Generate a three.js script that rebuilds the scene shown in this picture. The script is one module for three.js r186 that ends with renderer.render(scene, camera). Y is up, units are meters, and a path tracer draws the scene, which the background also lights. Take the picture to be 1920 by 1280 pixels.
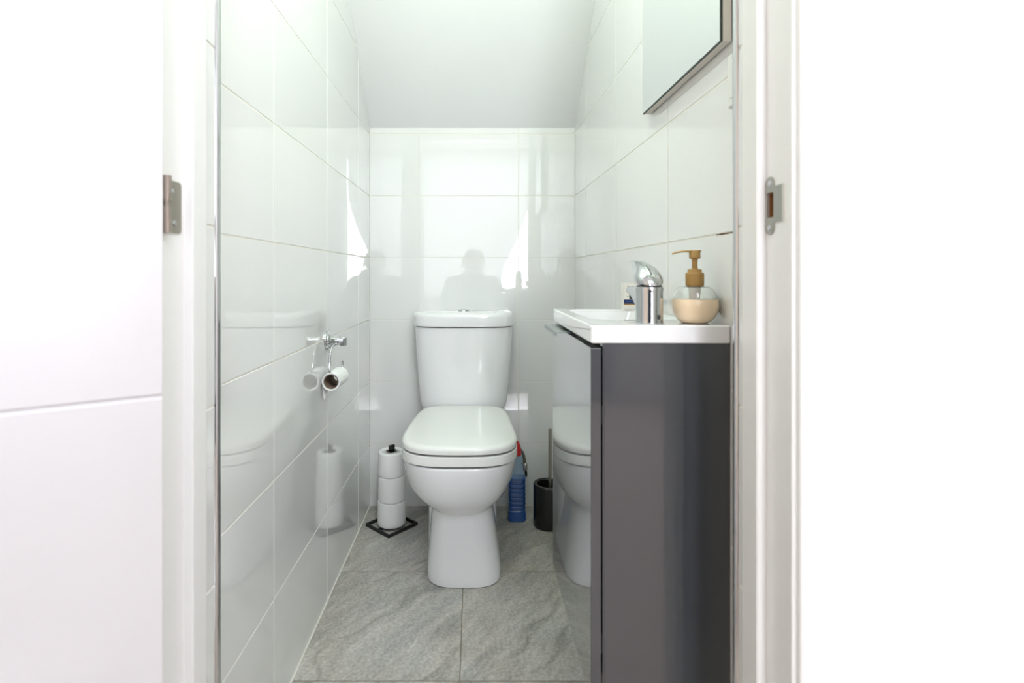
import * as THREE from 'three';
import { mergeGeometries } from 'three/addons/utils/BufferGeometryUtils.js';
import { RoundedBoxGeometry } from 'three/addons/geometries/RoundedBoxGeometry.js';
import { MarchingCubes } from 'three/addons/objects/MarchingCubes.js';
import { ImprovedNoise } from 'three/addons/math/ImprovedNoise.js';
import { RectAreaLightUniformsLib } from 'three/addons/lights/RectAreaLightUniformsLib.js';

// ---------------------------------------------------------------- camera, sky, light, exposure
const scene = new THREE.Scene();
const F = 980;                                          // focal length in pixels of the 1920 x 1280 frame
const camera = new THREE.PerspectiveCamera(2 * Math.atan(640 / F) * 180 / Math.PI, 1920 / 1280, 0.008, 60);
camera.position.set(0, 0.943, 0);
camera.lookAt(0, 0.943, -2);
camera.setViewOffset(1920, 1280, 72, 126, 1920, 1280);  // shifted lens: verticals stay upright
camera.focus = 1.62;
camera.userData.fStop = 4;

const renderer = new THREE.WebGLRenderer({ antialias: true });
renderer.toneMapping = THREE.LinearToneMapping;
renderer.toneMappingExposure = 1.7;
renderer.shadowMap.enabled = true;
renderer.outputColorSpace = THREE.SRGBColorSpace;
RectAreaLightUniformsLib.init();

scene.background = new THREE.Color().setRGB(3.2, 3.4, 3.7);      // overcast daylight outside the hall window

const WIN = { x0: -0.8, x1: 0.9, y0: 0.68, y1: 2.42, z: 2.3 };     // window in the hall's end wall
const windowLight = new THREE.RectAreaLight(new THREE.Color().setRGB(0.95, 0.975, 1.06), 20, WIN.x1 - WIN.x0 - 0.1, WIN.y1 - WIN.y0 - 0.1);
windowLight.name = 'window_daylight';
windowLight.position.set((WIN.x0 + WIN.x1) / 2, (WIN.y0 + WIN.y1) / 2, WIN.z + 0.03);
scene.add(windowLight);
const ROOF = { x0: 0.15, x1: 1.25, z0: 0.35, z1: 1.55, y: 2.6 };     // rooflight in the hall ceiling
const roofLight = new THREE.RectAreaLight(new THREE.Color().setRGB(0.95, 0.975, 1.06), 5.6, ROOF.x1 - ROOF.x0 - 0.08, ROOF.z1 - ROOF.z0 - 0.08);
roofLight.name = 'rooflight_daylight';
roofLight.position.set((ROOF.x0 + ROOF.x1) / 2, ROOF.y + 0.02, (ROOF.z0 + ROOF.z1) / 2);
roofLight.rotation.x = -Math.PI / 2;
scene.add(roofLight);

// ---------------------------------------------------------------- helpers
let seed = 20240611;
const rnd = () => { seed = (seed + 0x6d2b79f5) | 0; let t = Math.imul(seed ^ (seed >>> 15), 1 | seed); t = (t + Math.imul(t ^ (t >>> 7), 61 | t)) ^ t; return ((t ^ (t >>> 14)) >>> 0) / 4294967296; };
const noise = new ImprovedNoise();
const V3 = (x, y, z) => new THREE.Vector3(x, y, z);
const used = new Map();
function numbered(name) { const n = used.get(name) ?? 0; used.set(name, n + 1); return n ? name + '_' + String(n).padStart(3, '0') : name; }
const clean = (g) => { g = g.index ? g.toNonIndexed() : g; for (const k of Object.keys(g.attributes)) if (!['position', 'normal', 'uv'].includes(k)) g.deleteAttribute(k); if (!g.attributes.uv) g.setAttribute('uv', new THREE.BufferAttribute(new Float32Array(g.attributes.position.count * 2), 2)); if (!g.attributes.normal) g.computeVertexNormals(); return g; };
function merge(list) { return list.length === 1 ? list[0] : mergeGeometries(list.map(clean)); }
function obj(name, geos, material, parent = scene) {
  const m = new THREE.Mesh(merge([].concat(geos)), material);
  m.name = parent === scene ? numbered(name) : name;
  parent.add(m);
  return m;
}
function tag(o, label, category, group) { o.userData.label = label; o.userData.category = category; if (group) o.userData.group = group; return o; }
function thing(name, label, category, [x, y, Z] = [0, 0, 0], group) {
  const o = new THREE.Group(); o.name = numbered(name); o.position.set(x, y, -Z); scene.add(o);
  return tag(o, label, category, group);
}
function struct(name, geos, material, label) {
  const o = geos ? obj(name, geos, material) : new THREE.Group();
  if (!geos) { o.name = numbered(name); scene.add(o); }
  o.userData.kind = 'structure';
  if (label) o.userData.label = label;
  return o;
}
// Z counts metres in front of the camera (world z = -Z)
function box(x0, x1, y0, y1, Z0, Z1) {
  const g = new THREE.BoxGeometry(Math.abs(x1 - x0), Math.abs(y1 - y0), Math.abs(Z1 - Z0));
  g.translate((x0 + x1) / 2, (y0 + y1) / 2, -(Z0 + Z1) / 2);
  return g;
}
function rbox(x0, x1, y0, y1, Z0, Z1, r = 0.003, seg = 3) {
  const g = new RoundedBoxGeometry(Math.abs(x1 - x0), Math.abs(y1 - y0), Math.abs(Z1 - Z0), seg, r);
  g.translate((x0 + x1) / 2, (y0 + y1) / 2, -(Z0 + Z1) / 2);
  return g;
}
function lathe(points, seg = 48) { return new THREE.LatheGeometry(points.map(([r, y]) => new THREE.Vector2(r, y)), seg); }
function tube(pts, r, seg = 48, radial = 12) { return new THREE.TubeGeometry(new THREE.CatmullRomCurve3(pts.map((p) => V3(...p)), false, 'centripetal'), seg, r, radial); }
function cyl(r0, r1, h, x, y, z, axis = 'y', seg = 32) { const g = new THREE.CylinderGeometry(r1, r0, h, seg); if (axis === 'x') g.rotateZ(-Math.PI / 2); if (axis === 'z') g.rotateX(Math.PI / 2); g.translate(x, y, z); return g; }
// smooth normals weighted by face area, kept sharp past an angle
function soft(g, angle) {
  g = clean(g.index ? g.toNonIndexed() : g);
  const p = g.attributes.position.array, nf = p.length / 9, fn = new Float32Array(nf * 3), un = new Float32Array(nf * 3), at = new Map(), keys = new Array(nf * 3), cosA = Math.cos(angle);
  for (let f = 0; f < nf; f++) {
    const o = f * 9, ax = p[o + 3] - p[o], ay = p[o + 4] - p[o + 1], az = p[o + 5] - p[o + 2], bx = p[o + 6] - p[o], by = p[o + 7] - p[o + 1], bz = p[o + 8] - p[o + 2];
    const n = [ay * bz - az * by, az * bx - ax * bz, ax * by - ay * bx], l = Math.hypot(...n) || 1e-12;
    for (let k = 0; k < 3; k++) { fn[f * 3 + k] = n[k]; un[f * 3 + k] = n[k] / l; }
    for (let v = 0; v < 3; v++) { const key = Math.round(p[o + v * 3] * 1e5) + ',' + Math.round(p[o + v * 3 + 1] * 1e5) + ',' + Math.round(p[o + v * 3 + 2] * 1e5); keys[f * 3 + v] = key; const l2 = at.get(key); l2 ? l2.push(f) : at.set(key, [f]); }
  }
  const out = new Float32Array(p.length);
  for (let f = 0; f < nf; f++) for (let v = 0; v < 3; v++) {
    let x = 0, y = 0, z = 0;
    for (const q of at.get(keys[f * 3 + v])) if (un[q * 3] * un[f * 3] + un[q * 3 + 1] * un[f * 3 + 1] + un[q * 3 + 2] * un[f * 3 + 2] >= cosA) { x += fn[q * 3]; y += fn[q * 3 + 1]; z += fn[q * 3 + 2]; }
    const l = Math.hypot(x, y, z) || 1e-12, o = f * 9 + v * 3;
    out[o] = x / l; out[o + 1] = y / l; out[o + 2] = z / l;
  }
  g.setAttribute('normal', new THREE.BufferAttribute(out, 3));
  return g;
}
// closed skin through a list of rings (arrays of [x,y,z]); ends capped by fans
function loft(rings, { cap0 = true, cap1 = true, crease = 0 } = {}) {
  const n = rings[0].length, pos = [], idx = [];
  for (const r of rings) for (const p of r) pos.push(...p);
  for (let i = 0; i < rings.length - 1; i++) for (let j = 0; j < n; j++) {
    const a = i * n + j, b = i * n + (j + 1) % n, c = a + n, d = b + n;
    idx.push(a, b, d, a, d, c);
  }
  const cap = (r, flip) => {
    const c = pos.length / 3; let s = [0, 0, 0];
    for (const p of rings[r]) s = s.map((v, k) => v + p[k] / n);
    pos.push(...s);
    for (let j = 0; j < n; j++) { const a = r * n + j, b = r * n + (j + 1) % n; flip ? idx.push(c, b, a) : idx.push(c, a, b); }
  };
  if (cap0) cap(0, true);
  if (cap1) cap(rings.length - 1, false);
  let g = new THREE.BufferGeometry();
  g.setAttribute('position', new THREE.Float32BufferAttribute(pos, 3));
  g.setIndex(idx);
  g.computeVertexNormals();
  if (crease) g = soft(g, crease);
  return g;
}
// superellipse ring in the xz plane at height y; front is +z here
function ring(y, w, db, df, dc, nf = 2.6, nb = 5, N = 96, xc = 0) {
  const out = [];
  for (let i = 0; i < N; i++) {
    const t = -(i / N) * Math.PI * 2, c = Math.cos(t), s = Math.sin(t), n = s >= 0 ? nf : nb;
    const x = w * Math.sign(c) * Math.pow(Math.abs(c), 2 / n), d = dc + (s >= 0 ? df - dc : dc - db) * Math.sign(s) * Math.pow(Math.abs(s), 2 / n);
    out.push([xc + x, y, d]);
  }
  return out;
}
// convex polygon clipped by a*x + b*y <= c
function clip(poly, a, b, c) {
  const out = [];
  for (let i = 0; i < poly.length; i++) {
    const p = poly[i], q = poly[(i + 1) % poly.length], dp = a * p[0] + b * p[1] - c, dq = a * q[0] + b * q[1] - c;
    if (dp <= 0) out.push(p);
    if (dp * dq < 0) { const t = dp / (dp - dq); out.push([p[0] + (q[0] - p[0]) * t, p[1] + (q[1] - p[1]) * t]); }
  }
  return out;
}
// a tile: convex polygon (counter-clockwise), proud by h of the bed, chamfered by b; map(u, v, w) places it
function tileGeo(poly, h, b, place, uvo = [0, 0]) {
  const n = poly.length, inset = [], area = poly.reduce((s, p, i) => { const q = poly[(i + 1) % n]; return s + p[0] * q[1] - q[0] * p[1]; }, 0);
  if (area < 0) poly = poly.slice().reverse();
  const lines = poly.map((p, i) => { const q = poly[(i + 1) % n], dx = q[0] - p[0], dy = q[1] - p[1], l = Math.hypot(dx, dy) || 1; return [-dy / l, dx / l, (-dy * p[0] + dx * p[1]) / l + b]; });
  for (let i = 0; i < n; i++) {
    const [a1, b1, c1] = lines[(i + n - 1) % n], [a2, b2, c2] = lines[i], det = a1 * b2 - a2 * b1;
    inset.push(Math.abs(det) < 1e-9 ? poly[i] : [(c1 * b2 - c2 * b1) / det, (a1 * c2 - a2 * c1) / det]);
  }
  const pos = [], uv = [], tri = (...ps) => { for (const [u, v, w] of ps) { pos.push(...place(u, v, w)); uv.push(u + uvo[0], v + uvo[1]); } };
  for (let i = 1; i < n - 1; i++) tri([...inset[0], h], [...inset[i], h], [...inset[i + 1], h]);
  for (let i = 0; i < n; i++) {
    const j = (i + 1) % n, A = poly[i], B = poly[j], a = inset[i], c = inset[j];
    tri([...A, h - b], [...B, h - b], [...c, h]); tri([...A, h - b], [...c, h], [...a, h]);
    tri([...A, -0.001], [...B, -0.001], [...B, h - b]); tri([...A, -0.001], [...B, h - b], [...A, h - b]);
  }
  const g = new THREE.BufferGeometry();
  g.setAttribute('position', new THREE.Float32BufferAttribute(pos, 3));
  g.setAttribute('uv', new THREE.Float32BufferAttribute(uv, 2));
  g.computeVertexNormals();
  return g;
}

// ---------------------------------------------------------------- textures
function fbm(x, y, z, oct = 4) { let s = 0, a = 0.5, f = 1; for (let i = 0; i < oct; i++) { s += a * noise.noise(x * f + 7.3 * i, y * f + 3.1 * i, z + i * 11.7); a *= 0.5; f *= 2.03; } return s; }
function dataTex(w, h, fn, { srgb = false, float = false } = {}) {
  const data = float ? new Float32Array(w * h * 4) : new Uint8Array(w * h * 4);
  for (let y = 0; y < h; y++) for (let x = 0; x < w; x++) {
    const c = fn(x / w, y / h), o = (y * w + x) * 4;
    for (let k = 0; k < 3; k++) data[o + k] = float ? c[k] : Math.max(0, Math.min(255, Math.round(c[k] * 255)));
    data[o + 3] = float ? 1 : 255;
  }
  const t = new THREE.DataTexture(data, w, h, THREE.RGBAFormat, float ? THREE.FloatType : THREE.UnsignedByteType);
  t.wrapS = t.wrapT = THREE.RepeatWrapping; t.magFilter = THREE.LinearFilter; t.minFilter = THREE.LinearFilter;
  if (srgb) t.colorSpace = THREE.SRGBColorSpace;
  t.needsUpdate = true;
  return t;
}
// seamless noise over one repeat: blend of shifted copies
const seamless = (fn) => (u, v) => { const a = fn(u, v), b = fn(u - 1, v), c = fn(u, v - 1), d = fn(u - 1, v - 1), s = u * u * (3 - 2 * u), t = v * v * (3 - 2 * v); return (a * (1 - s) + b * s) * (1 - t) + (c * (1 - s) + d * s) * t; };
const wave = seamless((u, v) => fbm(u * 5, v * 5, 2.2, 2));
const glazeBump = dataTex(256, 256, (u, v) => { const h = 0.5 + wave(u, v); return [h, h, h]; }, { float: true });
glazeBump.repeat.set(1.6, 1.6);

// stone-look porcelain floor: grey ground, cloudy patches and diagonal veins
const stoneAt = (u, v) => {
  const c = 0.84, s = 0.54, a = (u * c + v * s), b = (v * c - u * s);      // a runs across the veins
  const warp = 0.6 * fbm(u * 2.2, v * 2.2, 4.4, 3);
  const cloud = fbm(u * 2.4 + 3, v * 2.4, 1.7, 4);
  const vein = fbm(a * 13 + warp * 2.4, b * 1.6, 9.1, 5);
  const fine = fbm(a * 60 + warp * 5, b * 14, 5.5, 3);
  const crack = Math.pow(Math.max(0, 1 - Math.abs(fbm(a * 4.2 + warp * 1.5, b * 0.9, 21.3, 4)) * 9), 3) * Math.max(0, 0.5 + 2.2 * cloud);
  const grit = fbm(u * 130, v * 130, 8.8, 2);
  return [cloud, vein, fine, crack, grit];
};
const stoneW = 1024;
const stoneMap = dataTex(stoneW, stoneW, (u, v) => {
  const [cloud, vein, fine, crack, grit] = stoneAt(u, v);
  const L = 0.70 + 0.12 * cloud + 0.10 * vein + 0.13 * fine - 0.17 * crack + 0.16 * grit, warm = 0.02 + 0.035 * vein - 0.05 * cloud;
  return [L + 0.006 + warm * 0.5, L, L - 0.016 - warm * 0.7];
}, { srgb: true });
const stoneBump = dataTex(512, 512, (u, v) => { const [cloud, vein, fine, crack, grit] = stoneAt(u, v); const h = 0.5 + 0.3 * fine + 0.2 * vein + 0.35 * grit - 0.3 * crack; return [h, h, h]; }, { float: true });
const paperBump = dataTex(256, 256, (u, v) => { const h = 0.5 + 0.5 * fbm(u * 40, v * 40, 3, 3); return [h, h, h]; }, { float: true });

// ---------------------------------------------------------------- materials
const C = (r, g, b) => new THREE.Color().setRGB(r, g, b);
const std = (color, roughness, extra = {}) => new THREE.MeshStandardMaterial({ color, roughness, ...extra });
const phys = (color, roughness, extra = {}) => new THREE.MeshPhysicalMaterial({ color, roughness, ...extra });
const M = {
  tile: [0.85, 0.842, 0.858].map((k) => phys(C(k, k, k * 0.985), 0.02, { bumpMap: glazeBump, bumpScale: 0.00002, clearcoat: 1, clearcoatRoughness: 0 })),
  grout: std(C(0.85, 0.825, 0.75), 0.85),
  stone: std(C(1, 1, 1), 0.5, { map: stoneMap, bumpMap: stoneBump, bumpScale: 0.00025 }),
  floorGrout: std(C(0.27, 0.235, 0.185), 0.9),
  plaster: std(C(0.90, 0.90, 0.90), 0.9),
  hallWall: std(C(0.76, 0.735, 0.715), 0.9),
  hallWarm: std(C(0.86, 0.72, 0.56), 0.9),
  hallFloor: phys(C(0.50, 0.41, 0.35), 0.15),
  lacquer: phys(C(0.87, 0.86, 0.845), 0.32),
  doorPaint: phys(C(0.76, 0.75, 0.76), 0.3),
  chrome: phys(C(0.57, 0.585, 0.60), 0.06, { metalness: 1 }),
  steel: phys(C(0.62, 0.60, 0.56), 0.32, { metalness: 1 }),
  pull: phys(C(0.36, 0.39, 0.38), 0.3, { metalness: 1 }),
  nickel: phys(C(0.36, 0.34, 0.29), 0.42, { metalness: 0.9 }),
  knuckle: phys(C(0.40, 0.34, 0.30), 0.35, { metalness: 0.9 }),
  plate: phys(C(0.40, 0.40, 0.36), 0.5, { metalness: 0.8 }),
  rawWood: std(C(0.30, 0.135, 0.045), 0.8),
  ceramic: phys(C(0.87, 0.87, 0.875), 0.05, { clearcoat: 0.5, clearcoatRoughness: 0.02 }),
  seatPlastic: phys(C(0.84, 0.845, 0.81), 0.16),
  paper: std(C(0.91, 0.905, 0.90), 0.95, { bumpMap: paperBump, bumpScale: 0.0006 }),
  card: std(C(0.25, 0.17, 0.12), 0.9),
  black: phys(C(0.012, 0.012, 0.012), 0.42),
  blackGloss: phys(C(0.010, 0.010, 0.010), 0.25),
  cabinet: phys(C(0.046, 0.049, 0.055), 0.12, { clearcoat: 1, clearcoatRoughness: 0.02 }),
  edgeBand: phys(C(0.075, 0.070, 0.074), 0.4),
  darkInside: std(C(0.03, 0.03, 0.03), 0.9),
  gold: phys(C(0.42, 0.25, 0.07), 0.42),
  clear: phys(C(0.97, 0.98, 0.97), 0.02, { transmission: 1, thickness: 0, ior: 1.45 }),
  bottleWall: phys(C(0.97, 0.98, 0.97), 0.02, { transmission: 1, thickness: 0.001, ior: 1.46 }),
  soap: phys(C(0.88, 0.69, 0.46), 0.3, { clearcoat: 1, clearcoatRoughness: 0.02 }),
  dipTube: phys(C(0.86, 0.84, 0.80), 0.5),
  blueShell: phys(C(0.72, 0.86, 0.97), 0.1, { transmission: 0.92, thickness: 0, ior: 1.45 }),
  blueLiquid: phys(C(0.006, 0.075, 0.30), 0.2, { clearcoat: 1, clearcoatRoughness: 0.05 }),
  red: phys(C(0.55, 0.02, 0.02), 0.4),
  mirror: phys(C(0.90, 0.945, 0.915), 0.0, { metalness: 1 }),
  mirrorEdge: std(C(0.02, 0.035, 0.03), 0.4),
  mirrorFrame: std(C(0.80, 0.75, 0.68), 0.55),
  hose: phys(C(0.24, 0.23, 0.20), 0.4, { metalness: 0.6 }),
  white: phys(C(0.82, 0.82, 0.80), 0.4),
};

// ---------------------------------------------------------------- the little room: shell
const XL = -0.424, XR = 0.413, ZB = 2.13, ZF = 0.75, ROW = 0.2525, COL = 0.405, T = 0.0008, J = 0.0034;
const YB = 1.539, YT = 2.85, SL = 0.977, ZT = ZB - (YT - YB) / SL;    // sloping soffit from the back wall up to a flat ceiling
const underSlope = (poly, flip = 1) => clip(clip(poly, SL, 1, YB + SL * ZB), 0, 1, YT); // polygon in (Z, y)
function extrudeZY(pts, x0, x1) {   // polygon in (Z, y) extruded along x
  const n = pts.length, pos = [], tri = (...p) => p.forEach((q) => pos.push(...q)), A = pts.map(([Z, y]) => [x0, y, -Z]), B = pts.map(([Z, y]) => [x1, y, -Z]);
  for (let i = 1; i < n - 1; i++) { tri(A[0], A[i], A[i + 1]); tri(B[0], B[i + 1], B[i]); }
  for (let i = 0; i < n; i++) { const j = (i + 1) % n; tri(A[i], B[i], B[j]); tri(A[i], B[j], A[j]); }
  const g = new THREE.BufferGeometry();
  g.setAttribute('position', new THREE.Float32BufferAttribute(pos, 3));
  g.setAttribute('uv', new THREE.Float32BufferAttribute(new Float32Array(pos.length / 3 * 2), 2));
  g.computeVertexNormals();
  return g;
}
function sideGeo(x0, x1) {  // split into convex pieces
  return [extrudeZY([[0.735, -0.1], [ZT, -0.1], [ZT, YT + 0.05], [0.735, YT + 0.05]], x0, x1), extrudeZY([[ZT, -0.1], [ZB + 0.1, -0.1], [ZB + 0.1, YB - 0.05], [ZT, YT + 0.05]], x0, x1)];
}
const wallLeft = struct('wall_left', sideGeo(XL - 0.1, XL - T), M.grout, 'white tiled wall with the toilet paper holder');
const wallRight = struct('wall_right', sideGeo(XR + T, XR + 0.1), M.grout, 'white tiled wall behind the washbasin and the mirror');
const wallBack = struct('wall_back', box(XL - T, XR + T, -0.1, YB + 0.04, ZB + T, ZB + 0.1), M.grout, 'white tiled wall behind the toilet');

const rowsY = []; for (let k = 0; k <= 12; k++) rowsY.push(k * ROW);
const zJ = [ZB, 1.92, 1.92 - COL, 1.92 - 2 * COL, ZF];
const tileMat = () => M.tile[Math.floor(rnd() * 3)];
function wallTiles(parent, x, dir) {
  for (let c = 0; c < zJ.length - 1; c++) for (let r = 0; r < 12; r++) {
    const Z1 = zJ[c] - (c ? J / 2 : 0.001), Z0 = zJ[c + 1] + J / 2, y0 = rowsY[r] + J / 2, y1 = rowsY[r + 1] - J / 2;
    const poly = underSlope([[Z0, y0], [Z1, y0], [Z1, y1], [Z0, y1]]);
    if (poly.length < 3) continue;
    const xs = poly.map((p) => p[0]), ys = poly.map((p) => p[1]);
    if (Math.max(...xs) - Math.min(...xs) < 0.012 || Math.max(...ys) - Math.min(...ys) < 0.012) continue;
    const tilt = (rnd() - 0.5) * 0.0005, tilt2 = (rnd() - 0.5) * 0.0005, cz = (Z0 + Z1) / 2, cy = (y0 + y1) / 2;
    const m = obj('tile', tileGeo(poly, T, 0.0005, (u, v, w) => [x + dir * (w - T + (w > 0 ? tilt * (u - cz) + tilt2 * (v - cy) : 0)), v, -u], [rnd() * 3, rnd() * 3]), tileMat(), parent);
    if (dir < 0) flip(m.geometry);
  }
}
function flip(g) { const p = g.attributes.position.array, q = g.attributes.uv.array; for (let i = 0; i < p.length; i += 9) for (let k = 0; k < 3; k++) { const t = p[i + 3 + k]; p[i + 3 + k] = p[i + 6 + k]; p[i + 6 + k] = t; } for (let i = 0; i < q.length; i += 6) for (let k = 0; k < 2; k++) { const t = q[i + 2 + k]; q[i + 2 + k] = q[i + 4 + k]; q[i + 4 + k] = t; } g.computeVertexNormals(); }
wallTiles(wallLeft, XL, 1);
wallTiles(wallRight, XR, -1);
const xJ = [XL, -0.222, 0.183, XR];
for (let c = 0; c < 3; c++) for (let r = 0; r < 7; r++) {
  const x0 = xJ[c] + (c ? J / 2 : 0.001), x1 = xJ[c + 1] - (c < 2 ? J / 2 : 0.001), y0 = rowsY[r] + J / 2, y1 = Math.min(rowsY[r + 1] - J / 2, YB - 0.001);
  const tx = (rnd() - 0.5) * 0.0016, ty = (rnd() - 0.5) * 0.0016, cx = (x0 + x1) / 2, cy = (y0 + y1) / 2;
  obj('tile', tileGeo([[x0, y0], [x1, y0], [x1, y1], [x0, y1]], T, 0.0005, (u, v, w) => [u, v, -ZB + w - T + (w > 0 ? tx * (u - cx) + ty * (v - cy) : 0)], [rnd() * 3, rnd() * 3]), tileMat(), wallBack);
}
// brown stain in one grout joint of the right wall
obj('grout_stain', [[0.846, 0.862, 0.0009], [0.864, 0.876, 0.0012], [0.879, 0.889, 0.0008], [0.834, 0.843, 0.0007]].map(([a, b, h]) => box(XR - 0.0002, XR + T + 0.0005, 4 * ROW - h, 4 * ROW + h, a, b)), std(C(0.14, 0.075, 0.03), 0.95), wallRight);

// floor
const floor = struct('floor', box(XL - 0.05, XR + 0.05, -0.08, -0.0012, 0.6, ZB + 0.02), M.floorGrout, 'grey stone-look tiled floor');
const fx = [XL, -0.032, XR], fz = [ZB, 1.659, 1.213, 0.767, 0.62];
for (let a = 0; a < 2; a++) for (let b = 0; b < 4; b++) {
  const x0 = fx[a] + (a ? 0.0014 : 0.0035), x1 = fx[a + 1] - (a ? 0.0015 : 0.0014), Z1 = fz[b] - (b ? 0.0014 : 0.002), Z0 = fz[b + 1] + 0.0014;
  obj('floor_tile', tileGeo([[x0, -Z1], [x1, -Z1], [x1, -Z0], [x0, -Z0]], 0.0012, 0.0005, (u, v, w) => [u, w - 0.0012, v], [0.04 + rnd() * 0.48 - x0, 0.03 + rnd() * 0.48 + Z1]), M.stone, floor);
  flip(floor.children[floor.children.length - 1].geometry);
}
obj('sealant_line', [box(XL, XL + 0.0035, -0.002, 0.0004, ZF, ZB)], M.grout, floor);
obj('sealant_line', [box(XL, XR, -0.002, 0.0004, ZB - 0.002, ZB)], M.grout, floor);

// sloping soffit and flat ceiling
struct('ceiling', [extrudeZY([[ZB + 0.1, YB - SL * 0.1], [ZB + 0.1, YB + 0.15], [ZT - 0.05, YT + 0.2], [ZT, YT]].reverse(), XL - 0.1, XR + 0.1), box(XL - 0.1, XR + 0.1, YT, YT + 0.15, 0.735, ZT + 0.001)], M.plaster, 'white sloping ceiling under the stairs');

// front wall with the doorway: wall pieces, tiled reveals, corner strips
const DH = 2.04;
const wallFront = struct('wall_front', [box(-1.6, -0.402, -0.05, 2.95, 0.634, 0.7485), box(0.412, 1.8, -0.05, 2.95, 0.634, 0.7485), box(-0.402, 0.412, DH + 0.03, 2.95, 0.634, 0.7485)], M.hallWall, 'white hall wall around the doorway');
obj('reveal_bed', [box(-0.402, -0.3672, 0, DH + 0.03, 0.707, 0.7485), box(0.3762, 0.412, 0, DH + 0.03, 0.723, 0.7485)], M.grout, wallFront);
for (const [x, dir, Z0] of [[-0.366, 1, 0.7065], [0.375, -1, 0.7225]]) for (let r = 0; r < 8; r++) {
  const y0 = rowsY[r] + J / 2, y1 = rowsY[r + 1] - J / 2;
  const m = obj('tile', tileGeo([[Z0, y0], [0.7435, y0], [0.7435, y1], [Z0, y1]], T, 0.0005, (u, v, w) => [x + dir * (w - T), v, -u], [rnd(), rnd()]), tileMat(), wallFront);
  if (dir < 0) flip(m.geometry);
}
for (const [n, x, w] of [[1, -0.3685, 'hinge'], [2, 0.3775, 'latch']]) {
  const strip = struct('trim_' + n, [cyl(0.0072, 0.0072, DH, x, DH / 2, -0.7455, 'y', 40)], M.chrome, 'chrome tile corner strip on the ' + w + ' side of the doorway');
}

// ---------------------------------------------------------------- door frame
// hinge side: rebate x=-0.372 for Z 0.629..0.671, stop x=-0.360 for Z 0.671..0.706
function prismXZ(pts, y0, y1, r = 0) {  // polygon in (x, Z), vertical prism with softened corners
  const s = new THREE.Shape();
  pts.forEach(([x, Z], i) => (i ? s.lineTo(x, Z) : s.moveTo(x, Z)));
  const g = new THREE.ExtrudeGeometry(s, { depth: y1 - y0, bevelEnabled: false });
  g.rotateX(-Math.PI / 2); g.translate(0, y0, 0);                 // (x, Z, h) -> (x, h, -Z)
  return g;
}
const arc = (cx, cz, r, a0, a1, n = 5) => Array.from({ length: n + 1 }, (_, i) => { const a = (a0 + (a1 - a0) * i / n) * Math.PI / 180; return [cx + r * Math.cos(a), cz + r * Math.sin(a)]; });
const frameL = struct('trim_3', null, null, 'white door frame on the hinge side');
obj('jamb', [prismXZ([[-0.402, 0.622], [-0.374, 0.622], ...arc(-0.374, 0.624, 0.002, -90, 0, 3), [-0.372, 0.671], ...arc(-0.362, 0.673, 0.002, -90, 0, 4), ...arc(-0.3625, 0.7035, 0.0025, 0, 90, 4), [-0.402, 0.706]], 0, DH)], M.lacquer, frameL);
obj('architrave', [rbox(-0.428, -0.377, 0, DH + 0.055, 0.617, 0.634, 0.004)], M.lacquer, frameL);
const frameR = struct('trim_4', null, null, 'white door frame on the latch side with the strike plate');
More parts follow.
